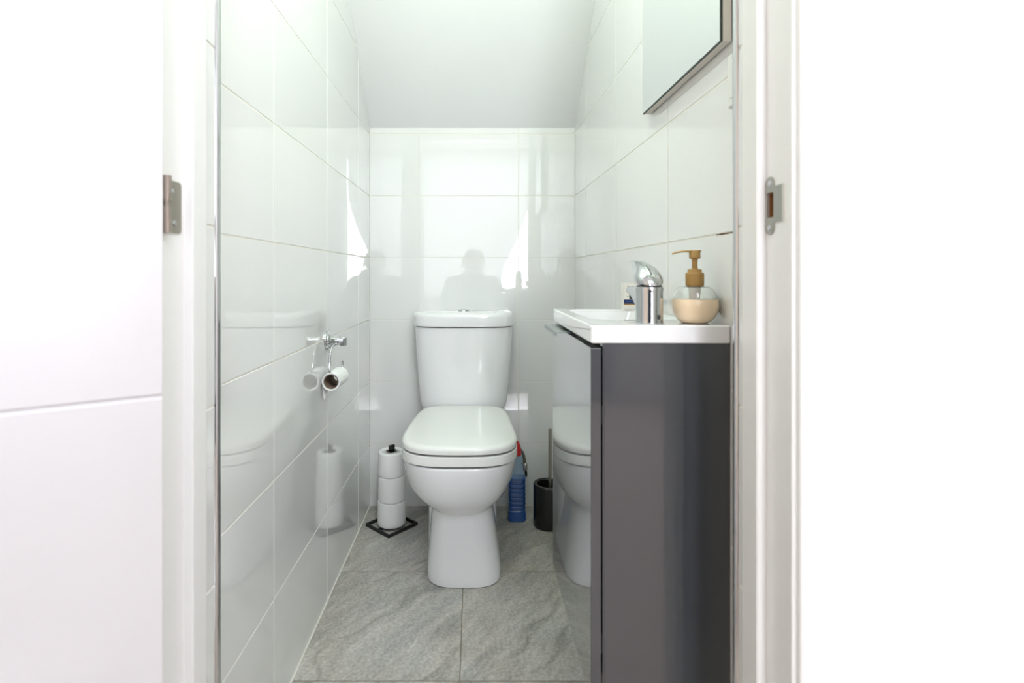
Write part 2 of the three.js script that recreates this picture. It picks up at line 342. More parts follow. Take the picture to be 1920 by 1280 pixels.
{ // rebate board with the mortise cut right through, then the stop behind it
  const yA = 1.0155, yB = 1.048, zA = 0.6632, zB = 0.6782;
  obj('jamb', [
    prismXZ([[0.412, 0.626], [0.384, 0.626], [0.382, 0.628], [0.382, 0.682], [0.372, 0.682], [0.370, 0.684], [0.370, 0.720], [0.372, 0.7225], [0.412, 0.7225]].reverse(), yB, DH),
    prismXZ([[0.412, 0.626], [0.384, 0.626], [0.382, 0.628], [0.382, 0.682], [0.372, 0.682], [0.370, 0.684], [0.370, 0.720], [0.372, 0.7225], [0.412, 0.7225]].reverse(), 0, yA),
    prismXZ([[0.412, 0.626], [0.384, 0.626], [0.382, 0.628], [0.382, zA], [0.412, zA]].reverse(), yA, yB),
    prismXZ([[0.412, zB], [0.382, zB], [0.382, 0.682], [0.372, 0.682], [0.370, 0.684], [0.370, 0.720], [0.372, 0.7225], [0.412, 0.7225]].reverse(), yA, yB),
  ], M.lacquer, frameR);
  obj('mortise', [box(0.394, 0.411, yA + 0.0005, yB - 0.0005, zA + 0.0005, zB - 0.0005), box(0.3835, 0.394, yA + 0.0003, yA + 0.0012, zA + 0.0003, zB - 0.0003), box(0.3835, 0.394, yB - 0.0012, yB - 0.0003, zA + 0.0003, zB - 0.0003), box(0.3835, 0.394, yA + 0.001, yB - 0.001, zB - 0.0012, zB - 0.0003), box(0.3835, 0.394, yA + 0.001, yB - 0.001, zA + 0.0003, zA + 0.0012)], M.rawWood, frameR);
  obj('architrave', [rbox(0.386, 0.425, 0, DH + 0.055, 0.616, 0.635, 0.005)], M.lacquer, frameR);
  // strike plate: tall rounded tongue with two screws plus the shorter lip
  const s = new THREE.Shape(), c = 0.6722, w = 0.0092, yb = 0.9936, yt = 1.068;
  s.moveTo(c + w, yb + w); s.lineTo(c + w, yt - w); s.absarc(c, yt - w, w, 0, Math.PI, false);
  s.lineTo(c - w, 1.0546); s.lineTo(c - w - 0.017, 1.0546); s.lineTo(c - w - 0.017, 1.009); s.lineTo(c - w, 1.009); s.lineTo(c - w, yb + w); s.absarc(c, yb + w, w, Math.PI, 2 * Math.PI, false);
  const h = new THREE.Path(); h.moveTo(zA + 0.0004, yA); h.lineTo(zB - 0.0004, yA); h.lineTo(zB - 0.0004, yB); h.lineTo(zA + 0.0004, yB); h.closePath(); s.holes.push(h);
  const g = new THREE.ExtrudeGeometry(s, { depth: 0.0012, bevelEnabled: true, bevelSize: 0.0003, bevelThickness: 0.0003, bevelSegments: 1, curveSegments: 12 });
  g.applyMatrix4(new THREE.Matrix4().set(0, 0, -1, 0.382, 0, 1, 0, 0, -1, 0, 0, 0, 0, 0, 0, 1));
  const gs = clean(g); flip(gs);
  const plate = obj('strike_plate', [gs], M.plate, frameR);
  // lip curled round the edge
  const lip = new THREE.CylinderGeometry(0.0045, 0.0045, 0.0456, 16, 1, false); lip.translate(0.3850, 1.0318, -0.6445);
  obj('lip', [lip], M.steel, plate);
  for (const y of [yt - 0.0085, yb + 0.0085]) obj('screw', [new THREE.SphereGeometry(0.0038, 16, 8).scale(0.35, 1, 1).translate(0.3803, y, -c)], M.chrome, plate);
}
struct('trim_5', [box(-0.402, 0.412, DH, DH + 0.03, 0.626, 0.7485), rbox(-0.428, 0.425, DH + 0.005, DH + 0.055, 0.616, 0.635, 0.004)], M.lacquer, 'white head of the door frame');

// ---------------------------------------------------------------- door leaf, folded back into the hall
{
  const door = struct('door_1', null, null, 'white door leaf with horizontal grooves, folded open');
  door.position.set(-0.372, 0, -0.625);
  door.rotation.y = -148 * Math.PI / 180;       // closed along +x, swung towards the hall
  // closed door: x 0..0.74 from the pivot, thickness on the room side (-z); grooves cut into the room face
  const W = 0.735, Tk = 0.0424, g = 0.004, gd = 0.0035, prof = [];
  const ys = [0.349, 0.806, 1.262, 1.72];
  const s = new THREE.Shape();
  s.moveTo(0, 0.006); s.lineTo(Tk, 0.006);
  for (const y of ys) { s.lineTo(Tk, y - g); s.lineTo(Tk - gd, y - g * 0.3); s.lineTo(Tk - gd, y + g * 0.3); s.lineTo(Tk, y + g); }
  s.lineTo(Tk, DH - 0.004); s.lineTo(0, DH - 0.004); s.closePath();
  const geo = new THREE.ExtrudeGeometry(s, { depth: W, bevelEnabled: true, bevelSize: 0.0012, bevelThickness: 0.0012, bevelSegments: 2 });
  geo.applyMatrix4(new THREE.Matrix4().set(0, 0, 1, 0.002, 0, 1, 0, 0, -1, 0, 0, 0, 0, 0, 0, 1));
  obj('door_leaf', geo, M.doorPaint, door);
  for (const y of [0.25, 1.027, 1.8]) { // fixed leaf on the jamb
    const s2 = new THREE.Shape(), r = 0.005, a = 0.627, b = 0.663, y0 = y - 0.033, y1 = y + 0.031;
    s2.moveTo(a, y0); s2.lineTo(b - r, y0); s2.absarc(b - r, y0 + r, r, -Math.PI / 2, 0, false); s2.lineTo(b, y1 - r); s2.absarc(b - r, y1 - r, r, 0, Math.PI / 2, false); s2.lineTo(a, y1); s2.closePath();
    const p = new THREE.ExtrudeGeometry(s2, { depth: 0.0014, bevelEnabled: false, curveSegments: 6 });
    p.applyMatrix4(new THREE.Matrix4().set(0, 0, 1, -0.372, 0, 1, 0, 0, -1, 0, 0, 0, 0, 0, 0, 1));
    const leaf = obj('hinge_leaf', p, M.nickel, frameL);
    obj('knuckle', [cyl(0.0058, 0.0058, 0.0305, -0.3672, y + 0.0188, -0.6245, 'y', 20), cyl(0.0058, 0.0058, 0.0315, -0.3672, y - 0.0190, -0.6245, 'y', 20), cyl(0.0035, 0.0035, 0.066, -0.3672, y, -0.6245, 'y', 12)], M.knuckle, leaf);
    for (const [Z, yy] of [[0.6425, y + 0.018], [0.6475, y - 0.021]]) obj('screw', [new THREE.SphereGeometry(0.0035, 14, 8).scale(0.35, 1, 1).translate(-0.3703, yy, -Z)], M.chrome, leaf);
  }
}

// ---------------------------------------------------------------- the hall behind the camera
struct('floor_hall', box(-1.6, 1.8, -0.08, 0, -2.4, 0.62), M.hallFloor, 'warm brown hall floor');
struct('ceiling_hall', [box(-1.6, ROOF.x0, 2.6, 2.72, -2.4, 0.634), box(ROOF.x1, 1.8, 2.6, 2.72, -2.4, 0.634), box(ROOF.x0, ROOF.x1, 2.6, 2.72, -2.4, -ROOF.z1), box(ROOF.x0, ROOF.x1, 2.6, 2.72, -ROOF.z0, 0.634)], M.plaster, 'white hall ceiling with a rooflight');
{
  const w = struct('window_2', null, null, 'white framed rooflight in the hall ceiling'), f = 0.04, { x0, x1, z0, z1, y } = ROOF;
  obj('window_frame', [box(x0, x0 + f, y + 0.05, y + 0.1, -z0, -z1), box(x1 - f, x1, y + 0.05, y + 0.1, -z0, -z1), box(x0, x1, y + 0.05, y + 0.1, -z0, -z0 - f), box(x0, x1, y + 0.05, y + 0.1, -z1 + f, -z1)], M.white, w);
  obj('pane', [box(x0 + f, x1 - f, y + 0.07, y + 0.074, -z0 - f, -z1 + f)], M.clear, w);
}
struct('wall_hall_left', box(-1.7, -1.5, -0.05, 2.7, -2.4, 0.634), M.hallWarm, 'warm cream side wall of the hall');
struct('wall_hall_right', box(1.7, 1.9, -0.05, 2.7, -2.4, 0.634), M.hallWall, 'white side wall of the hall by the window');
struct('wall_hall_end', [box(-1.6, WIN.x0, -0.05, 2.6, -WIN.z - 0.12, -WIN.z), box(WIN.x1, 1.8, -0.05, 2.6, -WIN.z - 0.12, -WIN.z), box(WIN.x0, WIN.x1, -0.05, WIN.y0, -WIN.z - 0.12, -WIN.z), box(WIN.x0, WIN.x1, WIN.y1, 2.6, -WIN.z - 0.12, -WIN.z)], M.hallWall, 'white end wall of the hall with the window');
{
  const w = struct('window_1', null, null, 'white framed hall window');
  const z0 = -WIN.z - 0.09, z1 = -WIN.z - 0.04, f = 0.05;
  obj('window_frame', [box(WIN.x0, WIN.x0 + f, WIN.y0, WIN.y1, z0, z1), box(WIN.x1 - f, WIN.x1, WIN.y0, WIN.y1, z0, z1), box(WIN.x0, WIN.x1, WIN.y0, WIN.y0 + f, z0, z1), box(WIN.x0, WIN.x1, WIN.y1 - f, WIN.y1, z0, z1)], M.white, w);
  obj('pane', [box(WIN.x0 + f, WIN.x1 - f, WIN.y0 + f, WIN.y1 - f, z0 + 0.02, z0 + 0.024)], M.clear, w);
}

// translucent curtains, parted towards one side
{
  const fabric = phys(C(0.56, 0.56, 0.57), 1, { transmission: 0.075, thickness: 0 });
  const zc = WIN.z - 0.045, panel = (edge0, edge1, label) => {
    const nx = 120, ny = 24, pos = [], idx = [];
    for (let j = 0; j <= ny; j++) for (let i = 0; i <= nx; i++) {
      const y = 0.03 + j / ny * 2.47, a = edge0(y), b = edge1(y), u = i / nx;
      pos.push(a + (b - a) * u, y, zc + 0.022 * Math.sin(u * Math.PI * 2 * 9 + 0.5 * Math.sin(y * 2)) * (0.7 + 0.3 * Math.sin(u * 31)));
      if (i < nx && j < ny) { const k = j * (nx + 1) + i; idx.push(k, k + 1, k + nx + 2, k, k + nx + 2, k + nx + 1); }
    }
    const g = new THREE.BufferGeometry(); g.setAttribute('position', new THREE.Float32BufferAttribute(pos, 3)); g.setIndex(idx); g.computeVertexNormals();
    tag(obj('curtain', g, fabric), label, 'curtain', 'hall window curtains');
  };
  const sm = (a, b, x) => { const t = Math.max(0, Math.min(1, (x - a) / (b - a))); return t * t * (3 - 2 * t); };
  panel(() => -0.98, (y) => 0.34 + 0.37 * sm(0.75, 1.95, y), 'wide translucent white curtain covering most of the hall window');
  panel((y) => 0.72, () => 1.05, 'narrow translucent white curtain at one end of the hall window');
  const rod = thing('curtain_rod', 'white curtain rod above the hall window', 'curtain rod', [0, 2.513, -zc]);
  obj('rod', [cyl(0.012, 0.012, 2.2, 0.03, 0, 0, 'x', 20)], M.white, rod);
  for (const x of [-0.99, 1.08]) obj('bracket', [cyl(0.008, 0.008, 0.05, x, 0, 0.022, 'z', 12)], M.white, rod);
}

// wall lamp of the little room: opal glass globe above the door, on the inner side
{
  const lamp = thing('wall_lamp', 'opal glass globe lamp on the inner wall above the doorway', 'lamp', [0, 2.17, 0.835]);
  obj('bracket', [cyl(0.04, 0.04, 0.014, 0, 0, 0.0795, 'z', 32), cyl(0.008, 0.008, 0.05, 0, 0, 0.055, 'z', 16)], M.white, lamp);
  obj('globe', [new THREE.SphereGeometry(0.06, 40, 24)], new THREE.MeshStandardMaterial({ color: C(0.9, 0.9, 0.9), roughness: 0.4, emissive: C(0.82, 1.0, 0.86), emissiveIntensity: 2.0 }), lamp);
  const l = new THREE.PointLight(C(0.84, 1.0, 0.86), 0.54);
  l.name = 'wall_lamp_glow'; l.shadow.radius = 2.8; l.castShadow = true; lamp.add(l);
}

// ---------------------------------------------------------------- toilet
{
  const t = thing('toilet', 'white close-coupled toilet with its lid closed', 'toilet', [-0.038, 0, ZB]);

  // local z = distance from the back wall
  const body = [
    [0.000, 0.1155, 0.16, 0.560, 0.44, 3.2, 0.008], [0.004, 0.118, 0.155, 0.563, 0.44, 3.2, 0.008], [0.03, 0.117, 0.155, 0.5635, 0.44, 3.2, 0.008], [0.10, 0.1095, 0.155, 0.566, 0.44, 3.0, 0.006], [0.17, 0.102, 0.15, 0.571, 0.44, 2.8, 0.004],
    [0.210, 0.0975, 0.14, 0.576, 0.43, 2.7, 0.003], [0.224, 0.098, 0.13, 0.579, 0.43, 2.6, 0.002], [0.230, 0.1015, 0.12, 0.584, 0.43, 2.55, 0.001], [0.238, 0.111, 0.11, 0.593, 0.43, 2.5, -0.001], [0.251, 0.127, 0.10, 0.606, 0.43, 2.45, -0.003],
    [0.270, 0.1445, 0.09, 0.622, 0.43, 2.5, -0.004], [0.295, 0.159, 0.08, 0.636, 0.43, 2.55, -0.005], [0.325, 0.169, 0.07, 0.646, 0.43, 2.65, -0.005], [0.355, 0.174, 0.06, 0.652, 0.44, 2.8, -0.005], [0.3845, 0.176, 0.05, 0.655, 0.46, 2.95, -0.005], [0.390, 0.1752, 0.05, 0.654, 0.46, 2.95, -0.005], [0.3922, 0.172, 0.053, 0.651, 0.46, 2.95, -0.005],
    [0.3922, 0.128, 0.24, 0.605, 0.46, 2.6, -0.005], [0.385, 0.124, 0.245, 0.600, 0.46, 2.5, -0.005], [0.32, 0.110, 0.26, 0.575, 0.46, 2.3, -0.005], [0.25, 0.07, 0.32, 0.52, 0.45, 2.1, -0.005],
  ].map(([y, w, db, df, dc, n, xc]) => ring(y, w, db, df, dc, n, 5, 96, xc));
  const rear = [[0, 0.118], [0.004, 0.120], [0.20, 0.120], [0.31, 0.125]].map(([y, w]) => ring(y, w, 0.10, 0.36, 0.23, 6, 6, 64));
  const shelf = [[0.33, 0.150], [0.36, 0.158], [0.425, 0.158], [0.43, 0.155]].map(([y, w]) => ring(y, w, 0.015, 0.165, 0.09, 7, 7, 64));
  obj('bowl', [loft(body, { crease: 1.2 }), loft(rear, { crease: 0.7 }), loft(shelf, { crease: 0.7 })], M.ceramic, t);
  // seat and lid share one outline
  const slab = (y0, y1, k, dome = 0) => {
    const L = [], W = 0.1765 - k, B = 0.182, Fr = 0.656 - k, o = (y, e) => ring(y, W - e, B + e, Fr - e, 0.50, 3.1, 6.5, 140, -0.005);
    if (!dome) L.push(o(y0 + 0.014, 0.062), o(y0 + 0.014, 0.015), o(y0 + 0.001, 0.011));     // moulded hollow on the underside
    else L.push(o(y1 - 0.013, 0.03), o(y0 + 0.006, 0.013), o(y0 + 0.001, 0.010));
    L.push(o(y0, 0.009), o(y0, 0.0022), o(y0 + 0.0008, 0.0006), o(y0 + 0.0022, 0));
    if (!dome) L.push(o(y1 - 0.0025, 0.0003), o(y1 - 0.0008, 0.001), o(y1, 0.0030), o(y1, 0.060), o(y1 - 0.002, 0.062), o(y0 + 0.014, 0.062));
    else {
      for (let i = 0; i <= 8; i++) { const a = i / 8 * Math.PI / 2; L.push(o(y1 - 0.016 + 0.0125 * Math.sin(a), 0.018 * (1 - Math.cos(a)))); }
      for (const e of [0.03, 0.055, 0.09]) L.push(o(y1 - 0.0035 + 0.0035 * Math.min(1, (e - 0.018) / 0.07), e));
    }
    for (const r of L) for (const p of r) p[0] = -0.005 + (p[0] + 0.005) * (1 - 0.105 * Math.max(0, (0.5 - p[2]) / 0.32)) + 0.006 * Math.max(0, (0.5 - p[2]) / 0.32);   // narrower towards the hinge
    return loft(L, { crease: 0.9, cap0: !!dome, cap1: !!dome });
  };
  const tilt = (g, a) => { g.translate(0, -0.397, -0.2); g.rotateX(a); g.translate(0, 0.397, 0.2); return g; };
  const seat = obj('seat', tilt(slab(0.3995, 0.4275, 0.000), 0.004), M.seatPlastic, t);
  for (const x of [-0.11, 0.11]) obj('buffer', tilt(rbox(x - 0.012, x + 0.012, 0.391, 0.401, -0.5, -0.47, 0.001), 0.006), M.white, seat);
  const lid = obj('lid', tilt(slab(0.4338, 0.4605, 0.001, 1), 0.006), M.seatPlastic, t);
  for (const x of [-0.09, 0.09]) obj('buffer', tilt(rbox(x - 0.012, x + 0.012, 0.4255, 0.4365, -0.47, -0.44, 0.001), 0.014), M.white, lid);
  for (const x of [-0.10, 0.055]) obj('hinge_block', [rbox(x, x + 0.045, 0.39, 0.44, -0.195, -0.168, 0.006)], M.white, t);
  // cistern
  const tank = [[0.428, 0.1505, 0.162], [0.431, 0.1575, 0.167], [0.438, 0.1625, 0.170], [0.455, 0.1665, 0.172], [0.48, 0.170, 0.174], [0.53, 0.1755, 0.178], [0.60, 0.181, 0.183], [0.68, 0.1855, 0.188], [0.741, 0.1875, 0.190], [0.7435, 0.186, 0.188]].map(([y, w, d]) => ring(y, w, 0.012, d, 0.08, 3.3, 8, 140));
  obj('cistern', loft(tank, { crease: 0.9 }), M.ceramic, t);
  const lidT = [[0.747, 0.190, 0.194], [0.7485, 0.1925, 0.1975], [0.756, 0.194, 0.199], [0.782, 0.194, 0.199], [0.790, 0.1925, 0.1975], [0.796, 0.188, 0.193], [0.799, 0.181, 0.186], [0.8005, 0.165, 0.17], [0.801, 0.08, 0.12]].map(([y, w, d]) => ring(y, w, 0.008 + (0.199 - d), d, 0.08, 3.5, 8, 140));
  const cl = obj('cistern_lid', [loft(lidT, { crease: 0.9 }), loft([[0.740, 0.16, 0.165], [0.748, 0.16, 0.165]].map(([y, w, d]) => ring(y, w, 0.03, d, 0.1, 6, 6, 48)))], M.ceramic, t);
  obj('flush_button', [lathe([[0, 0.8085], [0.012, 0.808], [0.019, 0.8065], [0.0225, 0.804], [0.0235, 0.800], [0.0235, 0.797]].reverse(), 40).translate(0, 0, 0.1)], M.chrome, cl);
}

// ---------------------------------------------------------------- paper holder on the left wall and its roll
{
  const h = thing('paper_holder', 'chrome toilet paper holder with a round rosette on the tiled wall', 'paper holder', [XL, 0.752, 1.505]);
  obj('rosette', [lathe([[0, 0.017], [0.008, 0.0168], [0.015, 0.0152], [0.0195, 0.0125], [0.0215, 0.0095], [0.0222, 0.0075], [0.0225, 0.0068], [0.0248, 0.0062], [0.0262, 0.005], [0.0268, 0.0035], [0.0268, 0]].reverse(), 48).rotateZ(-Math.PI / 2)], M.chrome, h);
  obj('arm', [lathe([[0.0145, 0.012], [0.0125, 0.022], [0.0118, 0.036], [0.0118, 0.05]], 32).rotateZ(-Math.PI / 2), rbox(0.040, 0.056, -0.016, 0.0105, -0.0105, 0.0105, 0.003)], M.chrome, h);
  // wire: from the arm towards the camera, down in a bow, back through the roll and up at the tip
  obj('wire', [tube([[0.040, -0.008, 0.0], [0.030, -0.009, 0.012], [0.024, -0.014, 0.026], [0.0225, -0.030, 0.040], [0.0225, -0.055, 0.048], [0.0245, -0.078, 0.056], [0.028, -0.0895, 0.050], [0.029, -0.0915, 0.030], [0.029, -0.0915, -0.05], [0.029, -0.0905, -0.062], [0.029, -0.084, -0.068], [0.029, -0.070, -0.069]], 0.0034, 120, 12), new THREE.SphereGeometry(0.0036, 12, 8).translate(0.029, -0.070, -0.069)], M.chrome, h);
  const r = thing('toilet_roll', 'nearly used-up toilet roll hanging on the chrome holder', 'toilet roll', [XL + 0.029, 0.645, 1.495]);
  const ro = 0.0258, ri = 0.0195, L = 0.049;
  const paper = obj('paper', [lathe([[ri, -L], [ro - 0.0012, -L], [ro, -L + 0.0012], [ro, L - 0.0012], [ro - 0.0012, L], [ri, L], [ri, -L]], 48).rotateX(Math.PI / 2)], M.paper, r);
  obj('cardboard_core', [lathe([[ri - 0.0012, -L + 0.0005], [ri + 0.0002, -L + 0.0005], [ri + 0.0002, L - 0.0005], [ri - 0.0012, L - 0.0005], [ri - 0.0012, -L + 0.0005]], 40).rotateX(Math.PI / 2)], M.card, r);
  // loose torn corner hanging on the wall side
  const pos = [], idx = [], N = 8;
  for (let i = 0; i <= N; i++) for (let j = 0; j <= 6; j++) {
    const u = i / N, v = j / 6, z = L - 0.001 - v * 0.09, drop = u * (0.050 - 0.035 * v);
    pos.push(-ro + 0.0010 + 0.006 * u * u, -drop, z);
    if (i < N && j < 6) { const a = i * 7 + j; idx.push(a, a + 1, a + 8, a, a + 8, a + 7); }
  }
  const sg = new THREE.BufferGeometry(); sg.setAttribute('position', new THREE.Float32BufferAttribute(pos, 3)); sg.setIndex(idx); sg.computeVertexNormals();
  obj('loose_sheet', sg, M.paper, r);
}

// ---------------------------------------------------------------- roll stand on the floor
{
  const cx = -0.3075, cZ = 1.962, s = thing('roll_stand', 'black square-framed metal stand for spare toilet rolls on the floor', 'roll stand', [cx, 0, cZ]);
  const a = 0.069, ang = 0.83, bar = 0.007;
  const rot = (g) => g.rotateY(ang);
  obj('base_frame', [rbox(-a, a, 0, 0.012, -a, -a + bar, 0.002), rbox(-a, a, 0, 0.012, a - bar, a, 0.002), rbox(-a, -a + bar, 0, 0.012, -a, a, 0.002), rbox(a - bar, a, 0, 0.012, -a, a, 0.002), rbox(-a + 0.002, a - 0.002, 0.001, 0.010, -0.004, 0.004, 0.0015)].map(rot), M.black, s);
  obj('post', [rot(rbox(-0.005, 0.005, 0.008, 0.295, -0.005, 0.005, 0.001))], M.black, s);
  obj('knob', [rot(rbox(-0.0115, 0.0115, 0.283, 0.303, -0.0055, 0.0055, 0.002)), cyl(0.015, 0.015, 0.0022, 0.003, 0.2822, 0, 'y', 24)], M.blackGloss, s);
  let y = 0.0105;
  const words = ['bottom', 'middle', 'top'];
  for (let k = 0; k < 3; k++) {
    const ht = [0.089, 0.092, 0.0885][k], ro = [0.0525, 0.0505, 0.0485][k], ri = 0.02;
    const r = thing('toilet_roll', `white spare toilet roll, ${words[k]} one of the three on the black floor stand`, 'toilet roll', [cx + [0.000, 0.001, -0.001][k], y, cZ + [0, 0.001, 0.0005][k]], 'spare rolls on the stand');
    const prof = [[ri, 0], [ro - 0.004, 0], [ro - 0.001, 0.0015], [ro, 0.005], [ro + 0.0004, ht * 0.3], [ro - 0.0004, ht * 0.65], [ro, ht - 0.005], [ro - 0.0012, ht - 0.0015], [ro - 0.004, ht], [ri, ht], [ri, 0]];
    const g = lathe(prof, 64), p = g.attributes.position;
    for (let i = 0; i < p.count; i++) { const x = p.getX(i), z = p.getZ(i), f = 1 + 0.012 * noise.noise(x * 30 + k * 5, p.getY(i) * 22, z * 30); p.setX(i, x * f); p.setZ(i, z * f); }
    g.computeVertexNormals();
    obj('paper', g, M.paper, r);
    obj('cardboard_core', lathe([[ri - 0.001, 0.001], [ri + 0.0003, 0.001], [ri + 0.0003, ht - 0.001], [ri - 0.001, ht - 0.001], [ri - 0.001, 0.001]], 32), M.card, r);
    if (k === 0) { // loose end
      const e = new THREE.CylinderGeometry(ro + 0.0018, ro + 0.0018, ht - 0.008, 10, 1, true, -2.6, 0.9); e.translate(0, ht / 2, 0); obj('loose_sheet', e, M.paper, r);
    }
    y += ht + 0.0004;
  }
}

// ---------------------------------------------------------------- blue cleaner bottle
{
  const b = thing('cleaner_bottle', 'clear plastic bottle of blue toilet cleaner with a red cap', 'bottle', [0.166, 0, 2.01]);
  const rr = (y, w, d, xc = 0) => ring(y, w, -d, d, 0, 4, 4, 56, xc);
  const ribs = (y) => 0.0018 * Math.pow(Math.max(0, Math.sin((y - 0.04) / 0.0165 * Math.PI * 2)), 2) * (y > 0.04 && y < 0.15 ? 1 : 0);
  const prof = (y) => { // half width, half depth, centre shift
    if (y < 0.006) return [0.030 + 0.003 * (y / 0.006), 0.022];
    const w = y < 0.025 ? 0.0345 : y < 0.035 ? 0.0345 - (y - 0.025) * 0.15 : y < 0.17 ? 0.033 : y < 0.235 ? 0.033 - (y - 0.17) / 0.065 * 0.013 : 0.020 - Math.min(1, (y - 0.235) / 0.02) * 0.006;
    return [w, Math.min(w * 0.82, 0.026)];
  };
  const stack = (y0, y1, k, rib) => { const L = []; for (let i = 0; i <= 110; i++) { const y = y0 + (y1 - y0) * i / 110, [w, d] = prof(y), q = rib ? ribs(y) : 0; L.push(rr(y, w - k - q, d - k - q)); } return loft(L, { crease: 0.9 }); };
  obj('shell', stack(0.1662, 0.258, 0, true), M.blueShell, b);
  obj('blue_liquid', stack(0.0, 0.166, 0, true), M.blueLiquid, b);
  obj('cap', [lathe([[0, 0.248], [0.0165, 0.248], [0.0172, 0.25], [0.0168, 0.272], [0.0125, 0.288], [0.0085, 0.297], [0.0075, 0.301], [0, 0.302]], 32)], M.red, b);
}
// ---------------------------------------------------------------- water inlet behind the toilet
{
  const w = thing('water_inlet', 'braided water hose with shut-off valve on the wall behind the toilet', 'water valve', [0.207, 0.17, ZB]);
  obj('hose', [tube([[-0.125, 0.272, 0.05], [-0.11, 0.2, 0.06], [-0.075, 0.125, 0.058], [-0.035, 0.087, 0.05], [-0.012, 0.062, 0.045], [-0.004, 0.035, 0.042], [-0.001, 0.008, 0.04]], 0.0062, 60, 12)], M.hose, w);
  obj('valve', [lathe([[0, -0.01], [0.0085, -0.01], [0.0095, -0.004], [0.0095, 0.012], [0.0075, 0.014], [0.0075, 0.02], [0, 0.02]], 6).translate(-0.001, 0, 0.04), cyl(0.007, 0.007, 0.04, 0, 0, 0.021, 'z', 20), cyl(0.0115, 0.0115, 0.006, 0, 0, 0.003, 'z', 24)], M.steel, w);
  obj('valve_knob', [lathe([[0, -0.036], [0.005, -0.036], [0.0065, -0.032], [0.0065, -0.018], [0.004, -0.012], [0, -0.008]], 20).translate(0.001, 0, 0.04)], M.black, w);
}
// ---------------------------------------------------------------- toilet brush
{
  const b = thing('toilet_brush', 'toilet brush with steel handle in a black round holder', 'toilet brush', [0.279, 0, 1.965]);
  obj('holder', [lathe([[0, 0], [0.050, 0], [0.0535, 0.003], [0.0545, 0.008], [0.0545, 0.152], [0.053, 0.1575], [0.049, 0.1595], [0.041, 0.1580], [0.0385, 0.154], [0.0375, 0.02], [0, 0.018]], 56)], M.blackGloss, b);
  obj('handle', [cyl(0.0062, 0.0062, 0.245, 0.008, 0.2395, 0.004, 'y', 24), new THREE.SphereGeometry(0.0062, 16, 8).scale(1, 0.4, 1).translate(0.008, 0.362, 0.004)], M.nickel, b);
  obj('brush_head', [cyl(0.012, 0.012, 0.02, 0.008, 0.115, 0.004, 'y', 16), new THREE.SphereGeometry(0.027, 20, 14).scale(1, 1.5, 1).translate(0.004, 0.065, 0.002)], M.black, b);
}

// ---------------------------------------------------------------- vanity cabinet, basin
const XC = 0.188, ZN = 0.837, ZC = 1.24, YS = 0.861, YU = 0.832;
{
  const v = thing('vanity_cabinet', 'glossy dark grey wall-hung cabinet under the washbasin', 'cabinet', [0, 0, 0]);
  obj('carcass', [rbox(0.2095, XR, 0.256, YU, ZN + 0.003, ZN + 0.019, 0.0012, 2), rbox(0.2095, XR, 0.256, YU, ZC - 0.016, ZC, 0.0012, 2), box(0.2095, XR, 0.256, 0.272, ZN + 0.019, ZC - 0.016), box(XR - 0.012, XR, 0.272, YU - 0.12, ZN + 0.019, ZC - 0.016)], M.cabinet, v);
  for (const z of [ZN + 0.0035, ZC - 0.0155]) obj('front_edge', [box(0.2075, 0.2097, 0.2565, YU - 0.0005, z, z + 0.015)], M.cabinet, v);
  const d = obj('door', [rbox(XC, 0.2045, 0.256, 0.8245, ZN + 0.001, ZC, 0.0012, 2)], M.cabinet, v);
  for (const y of [0.33, 0.70]) obj('hinge_spacer', [box(0.2043, 0.2078, y, y + 0.03, ZN + 0.008, ZN + 0.012)], M.darkInside, d);
  // edge pull screwed to the top of the door
  const s = new THREE.Shape(); s.moveTo(0.166, 0.8262); s.lineTo(0.2, 0.8262); s.lineTo(0.2, 0.8245); s.lineTo(0.1685, 0.8245); s.lineTo(0.1685, 0.8185); s.lineTo(0.166, 0.8185); s.closePath();
  const g = new THREE.ExtrudeGeometry(s, { depth: 0.165, bevelEnabled: true, bevelSize: 0.0004, bevelThickness: 0.0004, bevelSegments: 1 }); g.translate(0, 0, -1.222);
  obj('handle', g, M.pull, d);
}
